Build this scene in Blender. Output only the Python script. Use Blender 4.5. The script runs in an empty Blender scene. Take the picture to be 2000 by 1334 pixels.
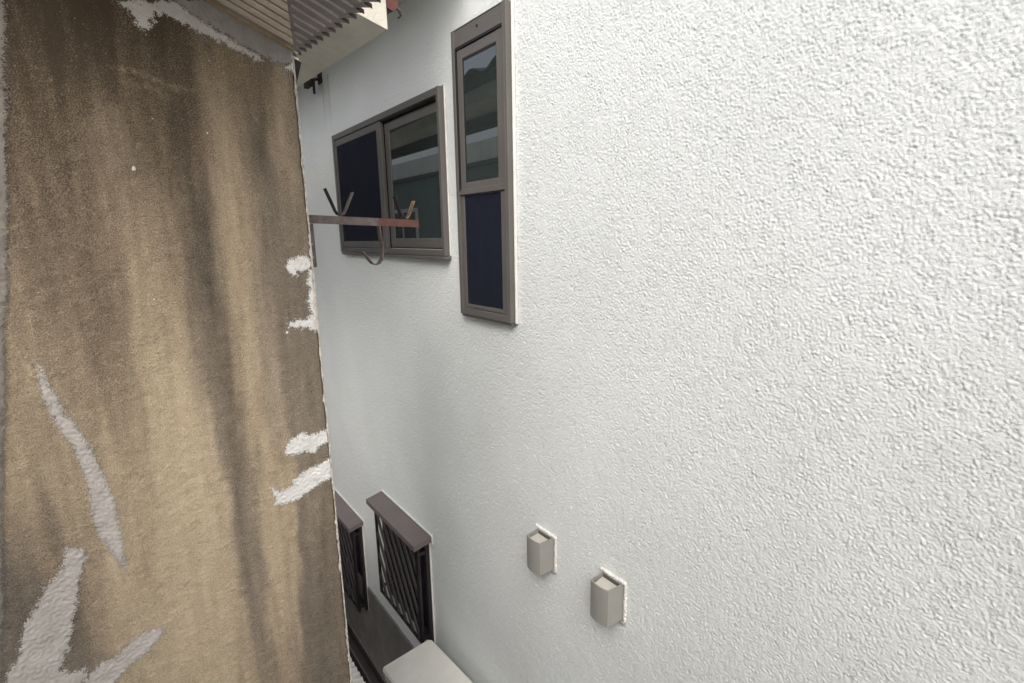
import bpy, bmesh, math, random
import numpy as np
from mathutils import Vector, Matrix

random.seed(7)
rng = np.random.default_rng(11)
C = bpy.context.scene.collection
scene = bpy.context.scene
H = 3.9            # eye height above the ground of the alley, metres
# world axes: x towards the white wall, y along the alley (away), z up; the eye stands at (0,0,H)
WX = 1.25          # the white wall's plane
YB = 1.375         # the brown wall's plane
GX = 0.4045          # the brown wall's corner

# ------------------------------------------------------------------ camera, sky, sun, exposure
cam = bpy.data.cameras.new('camera'); co = bpy.data.objects.new('camera', cam); C.objects.link(co)
R = ((0.79351379, -0.13581679, 0.59320289), (-0.60834412, -0.15154277, 0.77907138), (-0.01591536, -0.97907537, -0.20287462))
m = Matrix(((R[0][0], -R[0][1], -R[0][2]), (R[1][0], -R[1][1], -R[1][2]), (R[2][0], -R[2][1], -R[2][2]))).to_4x4()
m.translation = (0, 0, H); co.matrix_world = m
cam.sensor_width = 36; cam.lens = 36*1005.1/2000; cam.clip_start = 0.02; cam.clip_end = 500
scene.camera = co

SUN_EL, SUN_DIR = math.radians(44), Vector((-0.62, -0.64, 0))      # the sun stands behind the camera, to the left
w = bpy.data.worlds.new('World'); scene.world = w; w.use_nodes = True
nt = w.node_tree; nt.nodes.clear()
sky = nt.nodes.new('ShaderNodeTexSky'); sky.sky_type = 'NISHITA'; sky.sun_disc = False
sky.sun_elevation = SUN_EL; sky.sun_rotation = math.atan2(SUN_DIR.x, SUN_DIR.y)
sky.air_density = 1.0; sky.dust_density = 6.0; sky.ozone_density = 1.0
hs = nt.nodes.new('ShaderNodeHueSaturation'); hs.inputs['Saturation'].default_value = 0.5   # thin overcast, nearly white
bg = nt.nodes.new('ShaderNodeBackground'); bg.inputs['Strength'].default_value = 0.15
out = nt.nodes.new('ShaderNodeOutputWorld')
nt.links.new(sky.outputs[0], hs.inputs['Color']); nt.links.new(hs.outputs[0], bg.inputs['Color']); nt.links.new(bg.outputs[0], out.inputs[0])
sl = bpy.data.lights.new('sun', 'SUN'); sl.energy = 0.55; sl.angle = math.radians(40); sl.color = (1, 0.99, 0.97)
so = bpy.data.objects.new('sun', sl); C.objects.link(so)
d = SUN_DIR.normalized()*math.cos(SUN_EL); d.z = math.sin(SUN_EL)
so.rotation_euler = d.to_track_quat('Z', 'Y').to_euler(); so.location = (0, -3, H+6)
vs = scene.view_settings; vs.view_transform = 'Standard'; vs.look = 'None'; vs.exposure = 0.57; vs.gamma = 1; vs.use_curve_mapping = False
scene.cycles.max_bounces = 10; scene.cycles.diffuse_bounces = 6

# ------------------------------------------------------------------ materials
def mat(name, col, rough=0.6, metal=0.0, var=0.12, vscale=6.0, bump=0.0, bscale=200.0, spec=0.5, ior=None, tint=None):
    """principled material with mottled colour and optional fine relief"""
    M = bpy.data.materials.new(name); M.use_nodes = True; n = M.node_tree; b = n.nodes['Principled BSDF']
    b.inputs['Roughness'].default_value = rough; b.inputs['Metallic'].default_value = metal
    b.inputs['Specular IOR Level'].default_value = spec
    if ior: b.inputs['IOR'].default_value = ior
    tc = n.nodes.new('ShaderNodeTexCoord')
    nz = n.nodes.new('ShaderNodeTexNoise'); nz.inputs['Scale'].default_value = vscale; nz.inputs['Detail'].default_value = 6; nz.inputs['Roughness'].default_value = 0.65
    n.links.new(tc.outputs['Object'], nz.inputs['Vector'])
    rp = n.nodes.new('ShaderNodeValToRGB'); e = rp.color_ramp.elements
    lo = tint if tint else tuple(c*(1-var) for c in col); hi = tuple(min(1, c*(1+var*0.6)) for c in col)
    e[0].position = 0.32; e[0].color = (*lo, 1); e[1].position = 0.68; e[1].color = (*hi, 1)
    n.links.new(nz.outputs['Fac'], rp.inputs['Fac']); n.links.new(rp.outputs['Color'], b.inputs['Base Color'])
    if bump:
        n2 = n.nodes.new('ShaderNodeTexNoise'); n2.inputs['Scale'].default_value = bscale; n2.inputs['Detail'].default_value = 4
        n.links.new(tc.outputs['Object'], n2.inputs['Vector'])
        bp = n.nodes.new('ShaderNodeBump'); bp.inputs['Strength'].default_value = 1.0; bp.inputs['Distance'].default_value = bump
        n.links.new(n2.outputs['Fac'], bp.inputs['Height']); n.links.new(bp.outputs['Normal'], b.inputs['Normal'])
    return M

MAT = dict(
    bronze=mat('bronze_aluminium', (0.140, 0.130, 0.122), 0.42, 0.2, 0.10, 5.0, 0.0002, 900),
    bronze_dark=mat('dark_bronze_aluminium', (0.030, 0.024, 0.026), 0.45, 0.2, 0.15, 6),
    gasket=mat('black_gasket', (0.012, 0.012, 0.013), 0.7),
    hood=mat('hood_sheet', (0.175, 0.152, 0.148), 0.5, 0.1, 0.12, 5, 0.0002, 500),
    shade_band=mat('grey_shade_band', (0.19, 0.182, 0.175), 0.85, 0, 0.25, 5, 0.002, 120),
    caulk=mat('white_caulk', (0.72, 0.71, 0.68), 0.6, 0, 0.10, 20, 0.0008, 120),
    vent=mat('beige_vent_paint', (0.30, 0.295, 0.275), 0.45, 0, 0.07, 9, 0.0002, 400),
    vent_in=mat('cream_inner_plate', (0.52, 0.51, 0.45), 0.55, 0, 0.06, 9),
    slot=mat('dark_slot', (0.10, 0.097, 0.09), 0.8),
    rust=mat('brown_rust', (0.130, 0.056, 0.040), 0.75, 0.1, 0.5, 28, 0.0010, 260, tint=(0.085, 0.045, 0.036)),
    iron=mat('weathered_iron', (0.150, 0.128, 0.120), 0.62, 0.25, 0.45, 30, 0.0006, 320, tint=(0.085, 0.058, 0.050)),
    strap=mat('black_strap', (0.020, 0.016, 0.016), 0.6, 0.2, 0.5, 40, 0.0004, 300),
    strap_bare=mat('worn_strap', (0.30, 0.20, 0.11), 0.55, 0.3, 0.6, 60, 0.0004, 300, tint=(0.05, 0.035, 0.03)),
    ac=mat('appliance_paint', (0.74, 0.73, 0.68), 0.38, 0, 0.10, 4.5, 0.0002, 300),
    ac_dark=mat('appliance_grille', (0.10, 0.10, 0.095), 0.5),
    sheet_shaded=mat('shaded_corrugated_sheet', (0.36, 0.33, 0.325), 0.7, 0, 0.22, 14, 0.0006, 240),  # the shaded part of the sheet, shade put into the colour
    rib_lit=mat('lit_sheet_rib', (0.66, 0.63, 0.60), 0.6, 0, 0.2, 14),  # ribs catching light, painted paler than the sheet
    sheet_lit=mat('lit_corrugated_sheet', (0.86, 0.76, 0.64), 0.75, 0, 0.10, 12, 0.0006, 240),  # the lit part of the same sheet, light put into the colour
    sheet_white=mat('white_corrugated_sheet', (0.80, 0.79, 0.74), 0.6, 0, 0.12, 20, 0.0004, 260),
    timber=mat('pale_timber', (0.52, 0.40, 0.25), 0.75, 0, 0.35, 14, 0.0008, 160),
    timber_dark=mat('dark_timber', (0.022, 0.016, 0.013), 0.8, 0, 0.3, 14),
    eave=mat('stippled_eave_plaster', (0.66, 0.63, 0.55), 0.9, 0, 0.14, 9, 0.0030, 170),
    gutter=mat('dark_gutter', (0.065, 0.052, 0.050), 0.5, 0, 0.2, 10),
    gutter_red=mat('red_brown_cap', (0.125, 0.042, 0.035), 0.6, 0, 0.4, 24),
    tile=mat('grey_roof_tile', (0.045, 0.05, 0.055), 0.55, 0, 0.3, 12, 0.001, 120),
    plaster=mat('grey_green_plaster', (0.72, 0.75, 0.69), 0.9, 0, 0.14, 3, 0.002, 90),
    clad=mat('dark_green_cladding', (0.13, 0.155, 0.145), 0.6, 0, 0.2, 4),
    concrete=mat('alley_concrete', (0.055, 0.053, 0.050), 0.9, 0, 0.3, 2.2, 0.004, 50),
    cable=mat('cable_rubber', (0.02, 0.02, 0.022), 0.6),
    clamp=mat('corroded_clamp', (0.050, 0.043, 0.032), 0.75, 0.2, 0.5, 40, 0.001, 200),
)

def glass_mat(name, col, rough=0.015, ior=2.4):
    M = mat(name, col, rough, 0, 0.02, 1.0); b = M.node_tree.nodes['Principled BSDF']
    b.inputs['IOR'].default_value = ior
    return M
MAT['pane'] = glass_mat('dark_window_glass', (0.026, 0.034, 0.033))
MAT['pane_blue'] = glass_mat('dark_window_glass_lower', (0.012, 0.016, 0.034), 0.04, 1.8)
MAT['louver_glass'] = glass_mat('frosted_louver_glass', (0.012, 0.011, 0.018), 0.25, 1.5)

def screen_mat():
    M = bpy.data.materials.new('insect_screen'); M.use_nodes = True; n = M.node_tree; b = n.nodes['Principled BSDF']
    b.inputs['Base Color'].default_value = (0.016, 0.019, 0.034, 1); b.inputs['Roughness'].default_value = 0.75; b.inputs['Specular IOR Level'].default_value = 0.2
    tr = n.nodes.new('ShaderNodeBsdfTransparent'); mx = n.nodes.new('ShaderNodeMixShader'); mx.inputs[0].default_value = 0.66
    n.links.new(tr.outputs[0], mx.inputs[1]); n.links.new(b.outputs[0], mx.inputs[2]); n.links.new(mx.outputs[0], n.nodes['Material Output'].inputs[0])
    return M
MAT['screen'] = screen_mat()

def stucco_mat():
    M = bpy.data.materials.new('white_sprayed_stucco'); M.use_nodes = True; n = M.node_tree; b = n.nodes['Principled BSDF']; L = n.links
    b.inputs['Roughness'].default_value = 0.62; b.inputs['Specular IOR Level'].default_value = 0.35
    tc = n.nodes.new('ShaderNodeTexCoord')
    a = n.nodes.new('ShaderNodeTexNoise'); a.inputs['Scale'].default_value = 2.2; a.inputs['Detail'].default_value = 4; L.new(tc.outputs['Object'], a.inputs['Vector'])
    r = n.nodes.new('ShaderNodeValToRGB'); e = r.color_ramp.elements
    e[0].position = 0.35; e[0].color = (0.715, 0.745, 0.745, 1); e[1].position = 0.65; e[1].color = (0.765, 0.795, 0.80, 1); L.new(a.outputs['Fac'], r.inputs['Fac'])
    at = n.nodes.new('ShaderNodeAttribute'); at.attribute_name = 'stain'
    mx = n.nodes.new('ShaderNodeMixRGB'); mx.blend_type = 'MIX'; mx.inputs['Color2'].default_value = (0.22, 0.19, 0.185, 1)
    L.new(at.outputs['Fac'], mx.inputs['Fac']); L.new(r.outputs['Color'], mx.inputs['Color1']); L.new(mx.outputs['Color'], b.inputs['Base Color'])
    f = n.nodes.new('ShaderNodeTexNoise'); f.inputs['Scale'].default_value = 165; f.inputs['Detail'].default_value = 5; f.inputs['Roughness'].default_value = 0.6; L.new(tc.outputs['Object'], f.inputs['Vector'])
    bp = n.nodes.new('ShaderNodeBump'); bp.inputs['Distance'].default_value = 0.0023; bp.inputs['Strength'].default_value = 0.9
    L.new(f.outputs['Fac'], bp.inputs['Height']); L.new(bp.outputs['Normal'], b.inputs['Normal'])
    return M
MAT['stucco'] = stucco_mat()

def mortar_mat():
    """weathered sprayed mortar: stain map (dirt streaks) x grain"""
    M = bpy.data.materials.new('weathered_sprayed_mortar'); M.use_nodes = True; n = M.node_tree; b = n.nodes['Principled BSDF']; L = n.links
    b.inputs['Roughness'].default_value = 0.95; b.inputs['Specular IOR Level'].default_value = 0.15
    tc = n.nodes.new('ShaderNodeTexCoord')
    at = n.nodes.new('ShaderNodeAttribute'); at.attribute_name = 'stain'
    sp = n.nodes.new('ShaderNodeSeparateColor'); L.new(at.outputs['Color'], sp.inputs[0])
    def noise(s, det=3, vec=None):
        a = n.nodes.new('ShaderNodeTexNoise'); a.inputs['Scale'].default_value = s; a.inputs['Detail'].default_value = det
        L.new(vec if vec else tc.outputs['Object'], a.inputs['Vector']); return a.outputs['Fac']
    def math_(op, x, y, z=None):
        q = n.nodes.new('ShaderNodeMath'); q.operation = op
        for i, v in enumerate((x, y, z)):
            if v is None: continue
            if isinstance(v, (int, float)): q.inputs[i].default_value = v
            else: L.new(v, q.inputs[i])
        return q.outputs[0]
    g1 = noise(400, 1); g2 = noise(110, 4); g3 = noise(26, 5)
    dd = math_('ADD', sp.outputs[0], math_('MULTIPLY', math_('SUBTRACT', g2, 0.5), 0.24))
    dd = math_('ADD', dd, math_('MULTIPLY', math_('SUBTRACT', g3, 0.5), 0.08))
    dd = math_('ADD', dd, math_('MULTIPLY', math_('SUBTRACT', g1, 0.5), 1.0))
    r1 = n.nodes.new('ShaderNodeValToRGB'); e = r1.color_ramp.elements
    e[0].position = 0.0; e[0].color = (0.60, 0.495, 0.345, 1); e[1].position = 1.0; e[1].color = (0.088, 0.067, 0.047, 1)
    q = e.new(0.30); q.color = (0.43, 0.345, 0.238, 1); q = e.new(0.60); q.color = (0.255, 0.200, 0.142, 1)
    r2 = n.nodes.new('ShaderNodeValToRGB'); e = r2.color_ramp.elements
    e[0].position = 0.0; e[0].color = (0.48, 0.42, 0.34, 1); e[1].position = 1.0; e[1].color = (0.085, 0.073, 0.058, 1)
    q = e.new(0.5); q.color = (0.235, 0.198, 0.155, 1)
    L.new(dd, r1.inputs['Fac']); L.new(dd, r2.inputs['Fac'])
    mx = n.nodes.new('ShaderNodeMixRGB'); L.new(sp.outputs[1], mx.inputs['Fac']); L.new(r1.outputs['Color'], mx.inputs['Color1']); L.new(r2.outputs['Color'], mx.inputs['Color2'])
    # light grains of sand
    v = n.nodes.new('ShaderNodeTexVoronoi'); v.inputs['Scale'].default_value = 150; L.new(tc.outputs['Object'], v.inputs['Vector'])
    spk = math_('MULTIPLY', math_('LESS_THAN', v.outputs['Distance'], 0.16), math_('GREATER_THAN', noise(60, 2), 0.60))
    m2 = n.nodes.new('ShaderNodeMixRGB'); m2.inputs['Color2'].default_value = (0.46, 0.38, 0.26, 1)
    L.new(math_('MULTIPLY', spk, 0.55), m2.inputs['Fac']); L.new(mx.outputs['Color'], m2.inputs['Color1']); L.new(m2.outputs['Color'], b.inputs['Base Color'])
    hgt = math_('ADD', math_('MULTIPLY', g1, 0.5), g2)
    bp = n.nodes.new('ShaderNodeBump'); bp.inputs['Distance'].default_value = 0.0022; bp.inputs['Strength'].default_value = 0.9
    L.new(hgt, bp.inputs['Height']); L.new(bp.outputs['Normal'], b.inputs['Normal'])
    return M
MAT['mortar'] = mortar_mat()

def patch_mat(name, col, var, tint, full=1.0):
    M = mat(name, col, 0.85, 0, var, 22, 0.00025, 160, 0.3, tint=tint); n = M.node_tree; L = n.links; b = n.nodes['Principled BSDF']
    tc = n.nodes.new('ShaderNodeTexCoord'); a = n.nodes.new('ShaderNodeTexNoise'); a.inputs['Scale'].default_value = 330; a.inputs['Detail'].default_value = 5; a.inputs['Roughness'].default_value = .7
    L.new(tc.outputs['Object'], a.inputs['Vector'])
    at = n.nodes.new('ShaderNodeAttribute'); at.attribute_name = 'cover'
    q = n.nodes.new('ShaderNodeMath'); q.operation = 'MULTIPLY'; L.new(at.outputs['Fac'], q.inputs[0]); q.inputs[1].default_value = full
    q2 = n.nodes.new('ShaderNodeMath'); q2.operation = 'MULTIPLY_ADD'; L.new(a.outputs['Fac'], q2.inputs[0]); q2.inputs[1].default_value = 2.2; L.new(q.outputs[0], q2.inputs[2]); q = q2
    r = n.nodes.new('ShaderNodeMapRange'); L.new(q.outputs[0], r.inputs['Value']); r.inputs['From Min'].default_value = 1.54; r.inputs['From Max'].default_value = 1.68
    L.new(r.outputs['Result'], b.inputs['Alpha'])       # the rim is worn through to the wall
    return M
MAT['putty_white'] = patch_mat('white_putty', (0.76, 0.755, 0.73), 0.1, (0.66, 0.65, 0.62))
MAT['putty_dim'] = patch_mat('dimmed_putty', (0.56, 0.52, 0.48), 0.1, (0.47, 0.435, 0.40), .84)  # white putty greyed in its colour for the dimmer left side
MAT['putty_smear'] = patch_mat('smeared_putty', (0.66, 0.64, 0.60), 0.1, (0.52, 0.50, 0.47), .86)
MAT['lip'] = patch_mat('rough_grey_bead', (0.30, 0.275, 0.24), 0.1, (0.20, 0.18, 0.155), .9)
MAT['cement'] = patch_mat('grey_cement', (0.40, 0.38, 0.355), 0.1, (0.31, 0.295, 0.275))

# ------------------------------------------------------------------ mesh helpers
def thing(name, label, cat, loc, group=None, kind=None):
    """an Empty at the base of a thing; its parts are children"""
    o = bpy.data.objects.new(name, None); C.objects.link(o); o.location = (loc[0], loc[1], loc[2]+H)
    o.empty_display_size = 0.1; o['label'] = label; o['category'] = cat; o['org'] = tuple(loc)
    if group: o['group'] = group
    if kind: o['kind'] = kind
    return o

def org_of(p):
    while p is not None and 'org' not in p: p = p.parent
    return Vector(p['org']) if p is not None else Vector((0, 0, 0))

def link(name, me, material, parent=None, smooth=False, label=None):
    """me holds coordinates relative to the eye; it becomes a child of parent"""
    o = bpy.data.objects.new(name, me); C.objects.link(o)
    if material is not None: me.materials.append(material)
    if smooth: me.polygons.foreach_set('use_smooth', [True]*len(me.polygons))
    if parent is not None:
        me.transform(Matrix.Translation(-org_of(parent))); o.parent = parent
    else:
        o.location = (0, 0, H)
    if label: o['label'] = label
    return o

class MB:
    """collects shapes into one mesh"""
    def __init__(s): s.bm = bmesh.new()
    def box(s, x0, x1, y0, y1, z0, z1, bev=0.0, seg=2):
        r = bmesh.ops.create_cube(s.bm, size=1)['verts']
        for v in r:
            v.co = Vector(((x0+x1)/2+v.co.x*(x1-x0), (y0+y1)/2+v.co.y*(y1-y0), (z0+z1)/2+v.co.z*(z1-z0)))
        if bev:
            es = list({e for v in r for e in v.link_edges})
            bmesh.ops.bevel(s.bm, geom=es, offset=bev, segments=seg, affect='EDGES', profile=0.5)
        return s
    def hull(s, pts, faces):
        vv = [s.bm.verts.new(p) for p in pts]
        for f in faces: s.bm.faces.new([vv[i] for i in f])
        bmesh.ops.recalc_face_normals(s.bm, faces=s.bm.faces)
        return s
    def prism(s, poly, axis, a, b):
        """closed outline swept along an axis; poly holds the two other coordinates in order"""
        def P(u, v, t): return {'x': (t, u, v), 'y': (u, t, v), 'z': (u, v, t)}[axis]
        n = len(poly); A = [s.bm.verts.new(P(u, v, a)) for u, v in poly]; B = [s.bm.verts.new(P(u, v, b)) for u, v in poly]
        for i in range(n): s.bm.faces.new((A[i], A[(i+1) % n], B[(i+1) % n], B[i]))
        s.bm.faces.new(A[::-1]); s.bm.faces.new(B)
        bmesh.ops.recalc_face_normals(s.bm, faces=s.bm.faces)
        return s
    def bar(s, p, q, w_, t_, side):
        """flat bar from p to q; w_ across 'side', t_ the other way"""
        p, q = Vector(p), Vector(q); a = (q-p).normalized(); u = Vector(side); u = (u-a*u.dot(a)).normalized(); v = a.cross(u)
        pts = [e+u*(i*w_/2)+v*(j*t_/2) for e in (p, q) for i, j in ((-1, -1), (1, -1), (1, 1), (-1, 1))]
        return s.hull(pts, [(0, 1, 2, 3), (7, 6, 5, 4), (0, 4, 5, 1), (1, 5, 6, 2), (2, 6, 7, 3), (3, 7, 4, 0)])
    def ribbon(s, pts, w_, t_, side):
        """bent flat strap along a polyline"""
        pts = [Vector(p) for p in pts]; u = Vector(side).normalized(); rings = []
        for i, p in enumerate(pts):
            a = (pts[min(i+1, len(pts)-1)]-pts[max(i-1, 0)]).normalized(); v = a.cross(u).normalized()
            rings.append([s.bm.verts.new(p+u*(k*w_/2)+v*(j*t_/2)) for k, j in ((-1, -1), (1, -1), (1, 1), (-1, 1))])
        for A, B in zip(rings, rings[1:]):
            for i in range(4): s.bm.faces.new((A[i], A[(i+1) % 4], B[(i+1) % 4], B[i]))
        s.bm.faces.new(rings[0][::-1]); s.bm.faces.new(rings[-1])
        bmesh.ops.recalc_face_normals(s.bm, faces=s.bm.faces)
        return s
    def cyl(s, p, q, r, seg=16, r2=None):
        p, q = Vector(p), Vector(q); a = q-p
        M = Matrix.Translation((p+q)/2) @ a.to_track_quat('Z', 'Y').to_matrix().to_4x4()
        bmesh.ops.create_cone(s.bm, cap_ends=True, segments=seg, radius1=r, radius2=r if r2 is None else r2, depth=a.length, matrix=M)
        return s
    def mesh(s, name):
        me = bpy.data.meshes.new(name); s.bm.to_mesh(me); s.bm.free(); return me
    def build(s, name, material, parent=None, smooth=False, label=None, origin=None):
        return link(name, s.mesh(name), material, parent, smooth, label)

def np_mesh(name, V, Q):
    """mesh from numpy vertices and quads"""
    V = np.asarray(V, np.float32); Q = np.asarray(Q, np.int32)
    me = bpy.data.meshes.new(name); me.vertices.add(len(V)); me.vertices.foreach_set('co', V.ravel())
    me.loops.add(Q.size); me.loops.foreach_set('vertex_index', Q.ravel())
    me.polygons.add(len(Q)); me.polygons.foreach_set('loop_start', np.arange(0, Q.size, 4, dtype=np.int32))
    me.update(calc_edges=True); return me

def band_noise(n, cell, lam, width, seed):
    """periodic noise field n x n, cell metres per sample, with features about lam metres apart"""
    g = np.random.default_rng(seed).standard_normal((n, n)); F = np.fft.fft2(g)
    k = np.fft.fftfreq(n, cell); kr = np.hypot(k[:, None], k[None, :]); k0 = 1/lam
    F *= np.exp(-((kr-k0)/(width*k0))**2); f = np.fft.ifft2(F).real
    return (f/f.std()).astype(np.float32)

def sample(F, cell, a, b):
    """bilinear periodic lookup"""
    n = F.shape[0]; u = (a/cell) % n; v = (b/cell) % n
    i = np.floor(u).astype(int); j = np.floor(v).astype(int); fu = u-i; fv = v-j; i %= n; j %= n; i1 = (i+1) % n; j1 = (j+1) % n
    return F[i, j]*(1-fu)*(1-fv)+F[i1, j]*fu*(1-fv)+F[i, j1]*(1-fu)*fv+F[i1, j1]*fu*fv

def grid_quads(nu, nv, keep=None):
    i, j = np.meshgrid(np.arange(nu-1), np.arange(nv-1), indexing='ij'); a = i*nv+j
    Q = np.stack([a, a+nv, a+nv+1, a+1], -1)
    return Q[keep] if keep is not None else Q.reshape(-1, 4)

def weld(V, Q):
    """drop vertices no quad uses"""
    used, inv = np.unique(Q, return_inverse=True); return V[used], inv.reshape(Q.shape), used

# ------------------------------------------------------------------ outlines on the brown wall (x, z in metres from the corner of the eye) and its dirt map
PATCH = {
    'grey_band':[(0.222,0.503),(0.238,0.506),(0.41,0.435),(0.405,0.404),(0.384,0.405),(0.355,0.405),(0.332,0.414),(0.303,0.425),(0.255,0.447),(0.208,0.468),(0.174,0.492)],
    'white_smear':[(0.073,0.468),(0.179,0.493),(0.213,0.469),(0.259,0.447),(0.307,0.424),(0.332,0.416),(0.339,0.398),(0.318,0.401),(0.283,0.414),(0.223,0.433),(0.187,0.446),(0.161,0.458),(0.138,0.455),(0.125,0.425),(0.116,0.422),(0.1,0.428),(0.093,0.452)],
    'corner_top':[(0.396,0.434),(0.409,0.436),(0.408,0.38),(0.397,0.392),(0.384,0.394),(0.397,0.41)],
    'c1':[(0.34,-0.068),(0.348,-0.053),(0.379,-0.041),(0.399,-0.049),(0.402,-0.065),(0.394,-0.078),(0.38,-0.082),(0.363,-0.079),(0.364,-0.092),(0.357,-0.094),(0.345,-0.082)],
    'c2':[(0.391,-0.078),(0.405,-0.078),(0.406,-0.236),(0.397,-0.237),(0.39,-0.215),(0.392,-0.196),(0.384,-0.158),(0.389,-0.14),(0.394,-0.122),(0.386,-0.114),(0.394,-0.094)],
    'c3':[(0.33,-0.213),(0.35,-0.206),(0.377,-0.206),(0.392,-0.196),(0.404,-0.226),(0.399,-0.241),(0.388,-0.236),(0.38,-0.228),(0.353,-0.226),(0.338,-0.223)],
    'c4':[(0.291,-0.543),(0.306,-0.519),(0.339,-0.508),(0.352,-0.519),(0.371,-0.521),(0.408,-0.512),(0.41,-0.552),(0.382,-0.555),(0.362,-0.573),(0.339,-0.561),(0.311,-0.564),(0.293,-0.559)],
    'c5':[(0.409,-0.601),(0.334,-0.617),(0.304,-0.634),(0.298,-0.65),(0.266,-0.655),(0.246,-0.635),(0.255,-0.674),(0.249,-0.688),(0.28,-0.693),(0.308,-0.693),(0.337,-0.679),(0.373,-0.664),(0.403,-0.657),(0.412,-0.657)],
    'd1':[(-0.149,-0.235),(-0.142,-0.249),(-0.137,-0.288),(-0.127,-0.312),(-0.123,-0.344),(-0.108,-0.376),(-0.093,-0.419),(-0.087,-0.459),(-0.076,-0.512),(-0.068,-0.567),(-0.069,-0.614),(-0.068,-0.664),(-0.069,-0.734),(-0.078,-0.733),(-0.089,-0.7),(-0.102,-0.659),(-0.113,-0.62),(-0.115,-0.576),(-0.111,-0.521),(-0.116,-0.47),(-0.123,-0.424),(-0.133,-0.393),(-0.146,-0.347),(-0.154,-0.307),(-0.155,-0.269)],
    'd2':[(-0.166,-0.637),(-0.147,-0.647),(-0.134,-0.663),(-0.134,-0.681),(-0.151,-0.718),(-0.16,-0.762),(-0.172,-0.801),(-0.192,-0.873),(-0.213,-0.916),(-0.198,-0.934),(-0.173,-0.935),(-0.17,-0.961),(-0.191,-0.974),(-0.204,-1.04),(-0.307,-0.97),(-0.296,-0.879),(-0.275,-0.856),(-0.254,-0.785),(-0.229,-0.75),(-0.21,-0.716),(-0.193,-0.699),(-0.178,-0.679)],
    'd3':[(-0.191,-0.974),(-0.148,-0.94),(-0.122,-0.937),(-0.085,-0.914),(-0.063,-0.906),(-0.028,-0.908),(-0.022,-0.929),(-0.04,-0.944),(-0.075,-0.969),(-0.1,-0.979),(-0.124,-0.999),(-0.148,-1.028),(-0.181,-1.036)],
    'lip':[(-0.107,0.435),(-0.09,0.439),(-0.097,0.378),(-0.109,0.325),(-0.116,0.254),(-0.132,0.163),(-0.141,0.08),(-0.155,0.005),(-0.166,-0.082),(-0.184,-0.16),(-0.201,-0.28),(-0.226,-0.424),(-0.253,-0.582),(-0.278,-0.747),(-0.306,-0.91),(-0.318,-0.902)],
}
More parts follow.
